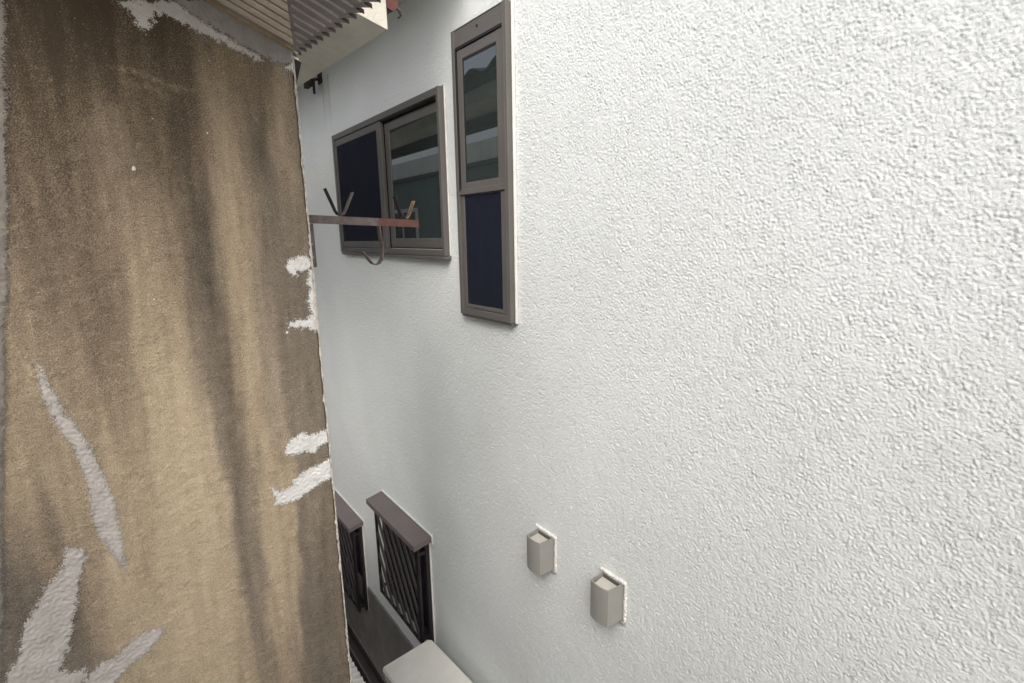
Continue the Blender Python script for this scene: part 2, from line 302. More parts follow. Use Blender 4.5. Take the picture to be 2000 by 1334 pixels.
STAIN = [(-0.082,0.449,0.9,0),(0.015,0.472,1,0),(0.14,0.503,0.95,0),(0.254,0.53,0.8,0),(0.405,0.566,0.7,0),(-0.091,0.388,0.85,0),(-0.033,0.4,1.0,0),(0.046,0.416,1.0,0),(0.132,0.434,0.95,0),(0.226,0.454,0.9,0),(0.33,0.475,0.8,0),(-0.091,0.346,0.85,0),(-0.04,0.355,0.95,0),(0.039,0.369,0.92,0),(0.098,0.38,0.85,0),(0.152,0.39,0.85,0),(0.22,0.402,0.6,0),(0.271,0.411,0.55,0),(0.324,0.421,0.6,0),(0.392,0.433,0.6,0),(-0.098,0.301,0.85,0),(-0.047,0.309,0.85,0),(-0.008,0.315,0.88,0),(0.032,0.321,0.85,0),(0.074,0.328,0.75,0),(0.119,0.335,0.72,0),(0.155,0.341,0.8,0),(0.189,0.346,0.85,0),(0.213,0.35,0.45,0),(0.244,0.354,0.48,0),(0.264,0.358,0.62,0),(0.286,0.361,0.55,0),(0.318,0.366,0.62,0),(0.34,0.369,0.7,0),(0.375,0.375,0.45,0.4),(0.401,0.379,0.62,0.6),(-0.105,0.256,0.82,0),(-0.053,0.263,0.8,0),(-0.007,0.269,0.75,0),(0.034,0.274,0.65,0),(0.068,0.278,0.8,0),(0.121,0.285,0.78,0),(0.149,0.289,0.82,0),(0.187,0.294,0.82,0),(0.209,0.297,0.5,0),(0.232,0.3,0.4,0),(0.253,0.303,0.45,0),(0.279,0.306,0.6,0),(0.329,0.312,0.75,0.3),(0.352,0.315,0.4,0),(0.381,0.319,0.4,0),(0.399,0.321,0.55,0.5),(-0.112,0.21,0.78,0),(-0.06,0.216,0.8,0),(-0.014,0.221,0.72,0),(0.027,0.225,0.6,0),(0.07,0.229,0.65,0),(0.105,0.233,0.8,0),(0.147,0.237,0.85,0.4),(0.186,0.241,0.82,0),(0.206,0.243,0.5,0),(0.231,0.246,0.38,0),(0.263,0.249,0.45,0),(0.284,0.251,0.65,0.5),(0.323,0.256,0.7,0.5),(0.346,0.258,0.42,0),(0.375,0.261,0.4,0),(0.399,0.263,0.55,0.5),(-0.119,0.164,0.75,0),(-0.029,0.171,0.72,0),(0.012,0.174,0.6,0),(0.054,0.178,0.62,0),(0.099,0.181,0.75,0),(0.126,0.183,0.8,0),(0.164,0.186,0.8,0.3),(0.189,0.188,0.68,0),(0.209,0.19,0.42,0),(0.235,0.192,0.38,0),(0.267,0.194,0.48,0),(0.289,0.196,0.68,0.8),(0.322,0.198,0.65,0.8),(0.346,0.2,0.42,0.3),(0.375,0.202,0.42,0),(0.399,0.204,0.5,0.5),(-0.13,0.095,0.75,0),(-0.078,0.096,0.75,0),(-0.032,0.098,0.7,0),(0.014,0.1,0.6,0),(0.052,0.101,0.62,0),(0.097,0.103,0.62,0),(0.126,0.103,0.66,0),(0.154,0.105,0.8,0.4),(0.184,0.106,0.76,0.4),(0.207,0.106,0.42,0),(0.236,0.107,0.35,0),(0.279,0.109,0.45,0),(0.313,0.11,0.58,0.8),(0.348,0.111,0.5,0.5),(0.397,0.113,0.52,0.5),(-0.141,0.023,0.68,0),(-0.104,0.023,0.72,0),(-0.066,0.023,0.72,0),(-0.01,0.022,0.62,0),(0.033,0.022,0.48,0),(0.069,0.022,0.5,0),(0.106,0.022,0.55,0),(0.134,0.021,0.68,0.5),(0.169,0.021,0.85,0.8),(0.186,0.021,0.78,0.6),(0.203,0.021,0.42,0),(0.232,0.021,0.34,0),(0.27,0.02,0.45,0),(0.304,0.02,0.55,0.9),(0.351,0.02,0.55,0.9),(0.388,0.019,0.5,0.6),(-0.152,-0.049,0.55,0),(-0.115,-0.051,0.68,0),(-0.077,-0.053,0.66,0),(-0.029,-0.055,0.7,0),(0.005,-0.057,0.62,0),(0.035,-0.058,0.45,0),(0.076,-0.061,0.46,0),(0.114,-0.062,0.55,0),(0.139,-0.064,0.72,0.6),(0.164,-0.065,0.82,0.8),(0.184,-0.066,0.7,0.6),(0.205,-0.067,0.38,0),(0.238,-0.069,0.4,0),(0.283,-0.071,0.5,0.8),(0.342,-0.074,0.58,0.9),(0.391,-0.077,0.6,0.8),(-0.163,-0.122,0.5,0),(-0.127,-0.126,0.58,0),(-0.073,-0.131,0.62,0),(-0.032,-0.135,0.68,0),(-0.002,-0.138,0.64,0),(0.024,-0.14,0.4,0),(0.066,-0.144,0.42,0),(0.104,-0.148,0.46,0),(0.133,-0.151,0.6,0.5),(0.159,-0.153,0.7,0.7),(0.185,-0.156,0.74,0.8),(0.206,-0.158,0.5,0),(0.233,-0.161,0.34,0),(0.273,-0.164,0.42,0.5),(0.332,-0.17,0.58,0.9),(0.388,-0.176,0.6,0.9),(-0.176,-0.202,0.42,0),(-0.139,-0.207,0.5,0),(-0.093,-0.214,0.55,0),(-0.048,-0.221,0.64,0),(-0.01,-0.226,0.6,0),(0.017,-0.23,0.38,0),(0.054,-0.235,0.35,0),(0.102,-0.243,0.34,0),(0.127,-0.246,0.55,0.6),(0.158,-0.251,0.6,0.7),(0.184,-0.255,0.7,0.8),(0.206,-0.258,0.42,0),(0.233,-0.262,0.34,0),(0.274,-0.268,0.42,0.5),(0.328,-0.276,0.55,0.9),(0.385,-0.284,0.55,0.9),(-0.187,-0.273,0.42,0),(-0.135,-0.283,0.42,0),(-0.079,-0.293,0.5,0),(-0.038,-0.301,0.55,0),(-0.007,-0.307,0.52,0),(0.015,-0.311,0.34,0),(0.043,-0.317,0.26,0),(0.091,-0.326,0.25,0),(0.127,-0.333,0.4,0.6),(0.158,-0.339,0.58,0.8),(0.185,-0.344,0.7,0.7),(0.205,-0.348,0.4,0),(0.229,-0.352,0.32,0),(0.276,-0.361,0.38,0.5),(0.325,-0.371,0.5,0.8),(0.382,-0.382,0.55,0.9),(-0.199,-0.355,0.4,0),(-0.147,-0.368,0.4,0),(-0.092,-0.381,0.42,0),(-0.041,-0.394,0.46,0),(-0.006,-0.402,0.38,0),(0.031,-0.411,0.24,0),(0.079,-0.423,0.2,0),(0.12,-0.433,0.26,0),(0.152,-0.441,0.48,0.8),(0.182,-0.448,0.68,0.6),(0.204,-0.454,0.42,0),(0.229,-0.46,0.36,0),(0.277,-0.472,0.4,0.4),(0.327,-0.484,0.5,0.8),(0.385,-0.498,0.55,0.9),(-0.204,-0.43,0.36,0),(-0.135,-0.45,0.34,0),(-0.061,-0.472,0.3,0),(-0.017,-0.485,0.34,0),(0.03,-0.499,0.2,0),(0.079,-0.513,0.17,0),(0.12,-0.525,0.22,0),(0.152,-0.535,0.45,0.7),(0.181,-0.543,0.64,0.6),(0.208,-0.551,0.42,0.4),(0.255,-0.565,0.34,0),(0.292,-0.576,0.4,0),(0.369,-0.598,0.52,0.7),(-0.217,-0.516,0.34,0),(-0.156,-0.537,0.34,0),(-0.065,-0.569,0.3,0),(-0.021,-0.585,0.3,0),(0.027,-0.601,0.18,0),(0.097,-0.626,0.17,0),(0.14,-0.641,0.24,0),(0.173,-0.652,0.58,0.9),(0.198,-0.661,0.42,0.6),(0.231,-0.673,0.3,0),(0.28,-0.69,0.32,0),(0.332,-0.708,0.5,0.7),(0.386,-0.727,0.58,0.6),(-0.243,-0.586,0.4,0),(-0.206,-0.601,0.48,0),(-0.176,-0.613,0.55,0.5),(-0.144,-0.626,0.4,0),(-0.059,-0.66,0.28,0),(-0.023,-0.675,0.32,0),(0.015,-0.69,0.2,0),(0.086,-0.718,0.18,0),(0.134,-0.738,0.24,0),(0.165,-0.75,0.55,1),(0.192,-0.761,0.45,0.6),(0.233,-0.777,0.28,0),(0.277,-0.795,0.34,0),(0.322,-0.813,0.55,0.9),(0.384,-0.838,0.64,0.7),(-0.255,-0.663,0.6,1),(-0.226,-0.676,0.58,0.9),(-0.188,-0.693,0.5,0),(-0.071,-0.746,0.24,0),(0.004,-0.78,0.2,0),(0.075,-0.813,0.2,0),(0.129,-0.837,0.24,0),(0.163,-0.853,0.5,0.9),(0.192,-0.866,0.45,0.8),(0.235,-0.885,0.28,0),(0.279,-0.905,0.38,0),(0.319,-0.923,0.58,1),(0.381,-0.952,0.66,0.7),(-0.272,-0.75,0.6,1),(-0.254,-0.759,0.66,1),(-0.225,-0.775,0.55,1),(-0.17,-0.803,0.6,0.8),(-0.145,-0.816,0.42,0),(-0.085,-0.847,0.24,0),(0.01,-0.896,0.18,0),(0.094,-0.939,0.2,0),(0.139,-0.963,0.32,0),(0.174,-0.981,0.5,0.7),(0.21,-0.999,0.36,0),(0.261,-1.026,0.36,0),(0.3,-1.046,0.6,1),(0.355,-1.075,0.66,1),(0.396,-1.096,0.66,0.5),(-0.286,-0.841,0.5,1),(-0.268,-0.851,0.62,1),(-0.184,-0.9,0.62,0.9),(-0.159,-0.915,0.5,0.7),(-0.116,-0.94,0.34,0),(-0.004,-1.005,0.22,0),(0.08,-1.054,0.2,0),(0.137,-1.087,0.34,0),(0.185,-1.115,0.5,0.5),(0.222,-1.137,0.42,0),(0.261,-1.159,0.45,0.4),(0.302,-1.183,0.64,1),(0.358,-1.216,0.62,0.9),(0.403,-1.242,0.7,0.3),(-0.297,-0.91,0.5,1),(-0.195,-0.975,0.5,1),(-0.109,-1.029,0.3,0),(-0.014,-1.089,0.24,0),(0.081,-1.149,0.22,0),(0.139,-1.186,0.34,0),(0.188,-1.216,0.5,0.4),(0.239,-1.249,0.45,0),(0.279,-1.274,0.55,0.6),(0.321,-1.3,0.66,0.9),(0.394,-1.347,0.7,0.4)]

STROKES = [([(0.055,0.339),(0.086,0.341),(0.122,0.33),(0.153,0.318),(0.188,0.317)],0.006,0.22),([(0.064,0.317),(0.102,0.313),(0.141,0.298)],0.006,0.16),([(0.068,0.184),(0.079,0.202)],0.003,0.3),([(0.304,0.281),(0.31,0.27)],0.002,0.3),([(-0.17,-0.213),(-0.16,-0.246),(-0.165,-0.287)],0.008,0.18),([(0.002,0.222),(0.047,0.251)],0.02,0.08),([(-0.102,0.11),(-0.104,0.072)],0.006,0.08)]
SPECKS = [(0.06,0.148,0.004),(0.274,-0.577,0.0025),(0.278,-0.561,0.0015),(0.326,-0.235,0.003),(0.331,-0.223,0.002),(0.332,-0.199,0.002),(0.335,-0.207,0.0015),(0.334,-0.118,0.0015),(0.059,-0.126,0.002),(0.204,0.233,0.0015),(0.228,0.312,0.0015),(0.226,0.383,0.0015),(0.293,-0.378,0.0015),(0.31,-0.396,0.0012),(0.105,0.251,0.0012),(0.118,0.259,0.0012),(0.149,0.137,0.0012),(0.063,0.253,0.001)]

# ------------------------------------------------------------------ ground
gm = bpy.data.meshes.new('ground'); gm.from_pydata([(-150, -150, -H), (150, -150, -H), (150, 150, -H), (-150, 150, -H)], [], [(0, 1, 2, 3)])
go = link('ground', gm, MAT['concrete']); go['kind'] = 'structure'

# ------------------------------------------------------------------ the white stucco house
house = thing('stucco_house', 'tall white stucco house wall with bronze framed windows filling the right side', 'house', (WX, 2.0, -H))
SW = (2.150, 3.56, -0.095, 0.655)      # sliding window  y0 y1 z0 z1
TW = (1.642, 2.024, -0.353, 0.832)     # tall window
LW = ((2.46, 3.10, -2.43, -1.72), (3.57, 4.21, -2.91, -2.14))
FS = .9755      # layout measured on the wall plane, brought forward to the frames' front plane
holes = [tuple(FS*q for q in SW), tuple(FS*q for q in TW), *LW]

def spaced(edges):
    """edges: list of (to, step) pieces after a start value"""
    o = [edges[0]]
    for to, st in edges[1:]:
        k = max(1, int(math.ceil((to-o[-1])/st))); o += list(np.linspace(o[-1], to, k+1)[1:])
    return np.array(o, np.float32)

ys = spaced([-1.2, (0.0, .03), (1.45, .0030), (2.5, .005), (4.4, .010), (7.0, .04)])
zs = spaced([-H-0.05, (-2.6, .02), (-1.75, .0065), (-1.2, .0042), (0.85, .0032), (1.3, .008), (2.9, .04)])
Y, Z = np.meshgrid(ys, zs, indexing='ij')
CELL = 0.0016; NN = 2048
n1 = band_noise(NN, CELL, 0.0100, 0.85, 1); n2 = band_noise(NN, CELL, 0.0064, 0.35, 2); n3 = band_noise(NN, CELL, 0.16, 0.6, 3); n4 = band_noise(NN, CELL, 0.010, 0.9, 4)
n5 = band_noise(NN, CELL, 0.045, 0.8, 9)
amp = np.clip(0.95+0.10*sample(n3, CELL, Y, Z)+0.32*sample(n5, CELL, Y, Z), .25, 1.8)
hgt = sample(n1, CELL, Y*1.12, Z*1.12)+0.75*sample(n2, CELL, Y, Z)
hgt = np.tanh((hgt-0.7)*1.1)          # flat topped blobs on a smooth ground, as the roller leaves them
disp = 0.0013*amp*hgt+0.00035*sample(n2, CELL, Y+.7, Z+.3)+0.0012*np.clip(sample(n4, CELL, Y+.2, Z+1.1)-.75, 0, 1.4)
V = np.stack([WX-disp, Y, Z], -1).reshape(-1, 3)
yc = (ys[1:]+ys[:-1])/2; zc = (zs[1:]+zs[:-1])/2; Yc, Zc = np.meshgrid(yc, zc, indexing='ij')
keep = np.ones(Yc.shape, bool)
for a, b, c_, d_ in holes: keep &= ~((Yc > a+.03) & (Yc < b-.03) & (Zc > c_+.03) & (Zc < d_-.03))
Q = grid_quads(len(ys), len(zs), keep); V, Q, used = weld(V, Q)
wme = np_mesh('wall', V, Q)
# run-off stains under the clamp and vents, darker bands below the sills
st = np.zeros(len(V), np.float32); yy, zz = V[:, 1], V[:, 2]
for y0, wd, zt, zb, s in ((3.66, .012, 1.0, .70, .55), (3.55, .016, 1.0, .66, .45), (3.60, .05, 1.0, .74, .18), (1.43, .045, -1.34, -1.52, .16), (1.08, .05, -1.34, -1.55, .16), (1.80, .12, -.36, -.52, .10), (2.8, .5, -.11, -.24, .10)):
    st = np.maximum(st, s*np.exp(-((yy-y0)/wd)**2)*np.clip((zz-zb)/(zt-zb), 0, 1)*(zz < zt+.03))
at = wme.attributes.new('stain', 'FLOAT', 'POINT'); at.data.foreach_set('value', st)
wall = link('wall', wme, MAT['stucco'], house, True)
MB().box(WX+.02, WX+.25, 6.75, 7.0, -H-.05, 2.9).build('far_return', MAT['stucco'], wall)
MB().box(WX-.02, WX+.30, -1.25, 7.05, 2.9, 2.98, .005).build('coping', MAT['hood'], wall)
MB().box(WX-.50, WX-.002, 1.80, 7.0, 1.085, 1.34, .004).build('shade_soffit', MAT['eave'], wall)  # overhang added and sized to darken the top of the wall
MB().box(WX-.012, WX+.05, -1.2, 6.44, -H-.04, -2.70, .006).build('shade_band', MAT['shade_band'], wall)  # dark band added in place of the shade low in the gap
MB().box(WX+.12, WX+.25, -1.2, 6.75, -H-.05, 2.9).build('backing', MAT['slot'], wall)

def frame_bars(mb, y0, y1, z0, z1, wl, wr, wt, wb, xf, xb, bev=.003):
    """four mitre-less bars; wl is at the far (y1) side, wr at the near (y0) side; xf the face nearest the alley"""
    mb.box(xf, xb, y0, y0+wr, z0, z1, bev); mb.box(xf, xb, y1-wl, y1, z0, z1, bev)
    e = .0008
    mb.box(xf+e, xb, y0+wr-.004, y1-wl+.004, z1-wt, z1-.0006, bev); mb.box(xf+e, xb, y0+wr-.004, y1-wl+.004, z0+.0006, z0+wb, bev)

# sliding window -------------------------------------------------
y0, y1, z0, z1 = SW
win = MB(); frame_bars(win, y0, y1, z0, z1, .030, .024, .034, .030, WX-.034, WX+.05)
win = win.build('sliding_window', MAT['bronze'], house, label='wide bronze two-pane sliding window with insect screen')
MB().box(WX-.040, WX-.001, y0-.004, y1-.03, z0-.016, z0-.001, .003).build('sill', MAT['bronze'], win)
MB().box(WX-.009, WX-.001, y0-.008, y0-.001, z0, z1+.004, .002).box(WX-.009, WX-.001, y0-.008, y1+.004, z1+.0045, z1+.010, .002).build('caulk', MAT['caulk'], win)
s = MB(); frame_bars(s, y0+.020, 2.80, z0+.036, z1-.048, .055, .046, .046, .050, WX-.006, WX+.024)
s.build('near_sash', MAT['bronze'], win)
MB().box(WX-.002, WX+.003, y0+.058, 2.75, z0+.082, z1-.090).build('pane', MAT['pane'], win)
g = MB(); frame_bars(g, y0+.018, 2.815, z0+.030, z1-.034, .012, .008, .014, .008, WX+.001, WX+.0235); g.build('gasket', MAT['gasket'], win)
s = MB(); frame_bars(s, 2.806, y1-.031, z0+.031, z1-.0345, .022, .056, .040, .040, WX-.028, WX-.006); s.build('screen_sash', MAT['bronze'], win)
MB().box(WX-.0245, WX-.0235, 2.855, y1-.050, z0+.068, z1-.072).build('insect_screen', MAT['screen'], win)
MB().box(WX+.010, WX+.016, 2.84, y1-.033, z0+.032, z1-.036).build('pane', MAT['pane_blue'], win)
MB().box(WX-.004, WX+.009, 2.83, y1-.033, z0+.095, z0+.108).build('inner_rail', MAT['bronze_dark'], win)

# tall window ----------------------------------------------------
y0, y1, z0, z1 = TW
tw = MB(); frame_bars(tw, y0, y1, z0, z1, .022, .026, .005, .030, WX-.036, WX+.05, .002)
tw = tw.build('tall_window', MAT['bronze'], house, label='narrow tall bronze window with a casement above a fixed screened light')
MB().box(WX-.033, WX+.02, y0+.022, y1-.018, .762, z1-.002, .002).build('header_panel', MAT['bronze'], tw)
MB().cyl((WX-.037, 1.83, .800), (WX-.030, 1.83, .800), .0045, 12).build('screw', MAT['bronze_dark'], tw)
MB().box(WX-.0385, WX-.036, y0+.012, y0+.015, z0, z1, .001).build('jamb_bead', MAT['bronze'], tw)
MB().box(WX-.030, WX-.001, y0+.004, y1-.004, z0-.010, z0-.001, .002).build('sill', MAT['bronze'], tw)
MB().box(WX-.014, WX-.001, y0-.009, y0-.0005, z0-.004, z1, .003).build('caulk', MAT['caulk'], tw)
s = MB(); frame_bars(s, 1.668, 1.992, .176, .752, .040, .046, .040, .048, WX-.030, WX+.012); s = s.build('casement', MAT['bronze'], tw)
MB().box(WX-.026, WX-.021, 1.704, 1.958, .220, .716).build('pane', MAT['pane'], tw)
g = MB(); frame_bars(g, 1.7125, 1.9535, .2215, .7135, .005, .002, .010, .003, WX-.0285, WX-.0262, .0003); g.build('gasket', MAT['gasket'], tw)
MB().box(WX-.034, WX-.012, 1.667, 2.003, .7535, .7600).box(WX-.034, WX-.012, 1.9945, 2.0022, .190, .752).build('shadow_gap', MAT['gasket'], tw)
MB().box(WX-.0335, WX+.02, y0+.0262, y1-.0225, .1735, .197, .002).build('transom', MAT['bronze'], tw)
s = MB(); frame_bars(s, 1.6675, 2.0015, z0+.0305, .173, .026, .040, .004, .020, WX-.026, WX+.012); s.build('fixed_light', MAT['bronze'], tw)
MB().box(WX-.019, WX-.014, 1.70, 1.982, z0+.045, .170).build('pane', MAT['pane_blue'], tw)
MB().box(WX-.0235, WX-.0225, 1.705, 1.978, z0+.049, .169).build('insect_screen', MAT['screen'], tw)
MB().box(WX-.0220, WX-.0195, 1.772, 1.784, z0+.05, .168).box(WX-.0220, WX-.0195, 1.868, 1.880, z0+.05, .168).build('screen_bars', MAT['bronze_dark'], tw)

def bring_forward(o):
    M_ = Matrix.Translation(-org_of(house)) @ Matrix.Diagonal((1, FS, FS, 1)) @ Matrix.Translation(org_of(house))
    for q in (o, *o.children): q.data.transform(M_)
    for q in (*o.children,): 
        for r in q.children: r.data.transform(M_)
bring_forward(win); bring_forward(tw)

# louvred lower windows -------------------------------------------
def clip_seg(p, q, y0, y1, z0, z1):
    """Liang-Barsky clip of a segment in the y-z rectangle"""
    dy, dz = q[0]-p[0], q[1]-p[1]; t0, t1 = 0.0, 1.0
    for pp, qq in ((-dy, p[0]-y0), (dy, y1-p[0]), (-dz, p[1]-z0), (dz, z1-p[1])):
        if abs(pp) < 1e-9:
            if qq < 0: return None
        else:
            t = qq/pp
            if pp < 0: t0 = max(t0, t)
            else: t1 = min(t1, t)
    if t1-t0 < 1e-3: return None
    return (p[0]+dy*t0, p[1]+dz*t0), (p[0]+dy*t1, p[1]+dz*t1)

def louver_window(rect, label):
    y0, y1, z0, z1 = rect
    f = MB(); frame_bars(f, y0, y1, z0, z1, .030, .030, .030, .030, WX-.034, WX+.03)
    f = f.build('grille_window', MAT['bronze_dark'], house, label=label)
    MB().box(WX-.014, WX-.001, y0-.008, y0-.001, z0-.004, z1+.02, .003).build('caulk', MAT['caulk'], f)
    # sloping rain hood with a turned-down front lip
    p = .122
    hp = [(WX-.001, z1+.022), (WX-p, z1-.004), (WX-p, z1-.036), (WX-p+.006, z1-.036), (WX-p+.006, z1-.010), (WX-.001, z1+.014)]
    hd = MB().prism(hp, 'y', y0-.03, y1+.03)
    for ya, yb in ((y0-.0305, y0-.0255), (y1+.0255, y1+.0305)):
        hd.prism([(WX-.001, z1+.0215), (WX-p+.0005, z1-.0045), (WX-p+.0005, z1-.034), (WX-.001, z1-.012)], 'y', ya, yb)
    hd.build('hood', MAT['hood'], f)
    MB().box(WX-.014, WX-.001, y0-.040, y1+.034, z1+.0225, z1+.031, .004).box(WX-.012, WX-.001, y0-.042, y0-.031, z1-.03, z1+.022, .004).build('caulk', MAT['caulk'], f)
    # glass louvres behind
    lv = None; k = 0; zz_ = z0+.06
    while zz_ < z1-.06:
        b = MB().bar((WX+.004, y0+.03, zz_), (WX+.004, y1-.03, zz_), .085, .005, (.35, 0, 1)).build('glass_louver', MAT['louver_glass'], f); zz_ += .075
    # security grille: frame and slanting bars standing off the wall
    xg = WX-.078
    g = MB(); frame_bars(g, y0+.004, y1-.004, z0+.006, z1-.030, .018, .034, .016, .016, xg-.008, xg+.008, .002)
    g = g.build('grille_frame', MAT['bronze_dark'], f)
    for ya in (y0+.006, y1-.018):
        for za in (z0+.04, z1-.10): MB().box(xg+.009, WX-.002, ya, ya+.012, za, za+.02).build('stand_off', MAT['bronze_dark'], f)
    a = y0-.75
    while a < y1+.10:
        c_ = clip_seg((a, z0), (a+.35*2.2, z0+.565*2.2), y0+.036, y1-.02, z0+.020, z1-.044)
        if c_:
            (pa, pz), (qa, qz) = c_
            MB().bar((xg, pa, pz), (xg, qa, qz), .026, .010, (0, 1, 0)).build('slat', MAT['grille_bar'], f)
        a += .098
MAT['grille_bar'] = mat('grille_bar_paint', (0.085, 0.076, 0.076), 0.4, 0.3, 0.15, 8)
louver_window(LW[0], 'dark barred grille window under a brown hood, beside the appliance top')
louver_window(LW[1], 'dark barred grille window, farther and lower, half behind the brown wall')

# ------------------------------------------------------------------ vent hoods
def vent_hood(y0, y1, zt, label):
    hgt_, p = .150, .066
    t = thing('vent_hood', label, 'vent', (WX, (y0+y1)/2, zt-hgt_), 'vent hoods on the white wall')
    N = 10; ym = (y0+y1)/2; hw = (y1-y0)/2-.006
    def section(ins, x_off=0.0):
        pts = [(WX-.0005, ym-hw+ins)]
        for i in range(N+1):
            u = -1+2*i/N; yy_ = ym+u*(hw-ins-.007)+.006
            pts.append((WX-p+ins-.007*(1-u*u)+x_off, yy_))
        pts.append((WX-.0005, ym+hw-ins)); return pts
    o, i_ = section(0), section(.0035)
    # thin open-topped shell
    sh = bmesh.new()
    def ring(P, z, dz=0): return [sh.verts.new((x, y_, z+dz*(WX-x)/p)) for x, y_ in P]
    oa, ob = ring(o, zt-hgt_+.010, -.010), ring(o, zt, -.006); ia, ib = ring(i_, zt-hgt_+.010, -.010), ring(i_, zt, -.006)
    for k in range(len(o)-1):
        sh.faces.new((oa[k], oa[k+1], ob[k+1], ob[k])); sh.faces.new((ia[k+1], ia[k], ib[k], ib[k+1])); sh.faces.new((ob[k], ob[k+1], ib[k+1], ib[k])); sh.faces.new((oa[k+1], oa[k], ia[k], ia[k+1]))
    me = bpy.data.meshes.new('shell'); bmesh.ops.recalc_face_normals(sh, faces=sh.faces); sh.to_mesh(me); sh.free()
    link('shell', me, MAT['vent'], t)
    # sloping inner plate from the front lip down to the slot at the back
    f1, f2 = ym-hw+.0045, ym+hw-.0045
    MB().hull([(WX-p+.003, f1+.008, zt-.0135), (WX-p+.003, f2-.012, zt-.0135), (WX-.010, f2-.002, zt-.018), (WX-.010, f1+.001, zt-.018),
               (WX-p+.003, f1+.008, zt-.0155), (WX-p+.003, f2-.012, zt-.0155), (WX-.010, f2-.002, zt-.020), (WX-.010, f1+.001, zt-.020)],
              [(0, 1, 2, 3), (7, 6, 5, 4), (0, 4, 5, 1), (1, 5, 6, 2), (2, 6, 7, 3), (3, 7, 4, 0)]).build('inner_plate', MAT['vent_in'], t)
    MB().box(WX-.006, WX-.0045, f1, f2, zt-.060, zt-.008).box(WX-.012, WX-.0065, f1, f2, zt-.060, zt-.055).build('slot', MAT['slot'], t)
    rc = band_noise(256, .002, .012, .6, int(y0*1000)); cb = MB()
    def bead(p_, q_, r_):
        n = int((Vector(q_)-Vector(p_)).length/.0022)
        for k in range(n):
            c_ = Vector(p_).lerp(Vector(q_), k/max(1, n-1)); j = float(rc[(k*3) % 256, 7]); rr = r_*(1+.12*j)
            M_ = Matrix.Translation(c_+Vector((0, .0012*float(rc[(k*3) % 256, 90]), .0012*float(rc[(k*3) % 256, 150])))) @ Matrix.Diagonal((1.1, 1.2, 1.2, 1))
            bmesh.ops.create_icosphere(cb.bm, subdivisions=1, radius=max(rr, .002), matrix=M_)
    bead((WX-.002, y0-.003, zt+.004), (WX-.002, y1+.003, zt+.004), .0062); bead((WX-.001, y0-.002, zt+.001), (WX-.001, y0-.002, zt-hgt_+.006), .0050)
    o_ = cb.build('caulk', MAT['caulk'], t, True); o_['kind'] = 'stuff'
    MB().box(WX-.010, WX+.001, y0-.006, y1-.004, zt-hgt_-.006, zt-hgt_+.003, .002).build('flange', MAT['vent'], t)
vent_hood(1.376, 1.484, -1.190, 'beige vent hood farther along the white wall, nearer the barred grille window')
vent_hood(1.018, 1.126, -1.188, 'beige vent hood nearer the viewer, larger in view and lower, on bare white wall')

# ------------------------------------------------------------------ corroded clamp under the eave
t = thing('pipe_clamp', 'small dark corroded clamp fixed high on white wall under the eave', 'clamp', (WX, 3.69, .96))
MB().box(WX-.010, WX+.004, 3.65, 3.72, 1.0, 1.075, .004).build('base_plate', MAT['clamp'], t)
MB().ribbon([(WX-.01, 3.70, 1.03), (WX-.05, 3.70, 1.02), (WX-.085, 3.70, .995), (WX-.10, 3.70, .965)], .05, .008, (0, 1, 0)).build('strap', MAT['clamp'], t)
MB().cyl((WX-.075, 3.64, .99), (WX-.075, 3.74, .99), .022, 14).build('pipe_stub', MAT['clamp'], t, True)
MB().cyl((WX-.05, 3.68, .93), (WX-.05, 3.68, 1.0), .009, 8).build('bolt', MAT['clamp'], t)

# ------------------------------------------------------------------ the brown mortar house
brown = thing('mortar_house', 'brown weathered mortar house wall with white putty patches on the left', 'house', (GX, YB, -H))
def roof_z(x): return 0.437-0.384*(x-.41)
xs = np.arange(-0.62, GX-.0045, .004); xs = np.append(xs, [GX-.004, GX-.0015, GX]); zs2 = np.concatenate([np.arange(-H, -1.75, .05), np.arange(-1.75, .001, .004), np.linspace(.004, 1.0, 130)])
T = np.linspace(0, 1, 2)
X, Zw = np.meshgrid(xs, zs2, indexing='ij')
Zw = np.where(Zw > 0, Zw*roof_z(X), Zw)      # the upper part is sheared so that the top edge follows the roof
nb = band_noise(1024, .003, .05, .8, 5); nf = band_noise(1024, .003, .012, .6, 6)
yv = YB-0.0004*sample(nb, .003, X, Zw)-0.0004*sample(nf, .003, X, Zw)
edge = np.clip((X-(GX-.005))/.005, 0, 1); yv = yv+.006*edge**2
xo = X+np.where(X > GX-.01,   .0003*sample(nf, .003, Zw, 0*X+.4)+.0004*sample(nb, .003, Zw, 0*X+.9), 0)
V = np.stack([xo, yv, Zw], -1).reshape(-1, 3); Q = grid_quads(len(xs), len(zs2))[:, ::-1]
bme = np_mesh('wall', V, Q)
P = np.array(STAIN, np.float32); num = np.zeros(len(V)); num2 = np.zeros(len(V)); den = np.zeros(len(V))
wob = .002*sample(nb, .003, V[:, 0]*.3+.2, V[:, 2]*.3)
for px, pz, pd, pg in P:
    w_ = np.exp(-((V[:, 0]+wob-px-0.0)/.016)**2-((V[:, 2]-pz)/.085)**2)+1e-9*np.exp(-((V[:, 0]-px)**2+(V[:, 2]-pz)**2)/.05)
    num += w_*pd; num2 += w_*pg; den += w_
den = np.maximum(den, 1e-30); dark = num/den; grey = num2/den
nst = band_noise(1024, .003, .03, .9, 8)
dark = .42+(dark-.42)*1.22+.02*(grey > .5)
dark = dark+  .03*sample(nst, .003, V[:, 0], V[:, 2]*.12)+.012*sample(nb, .003, V[:, 0]+1, V[:, 2]+1)
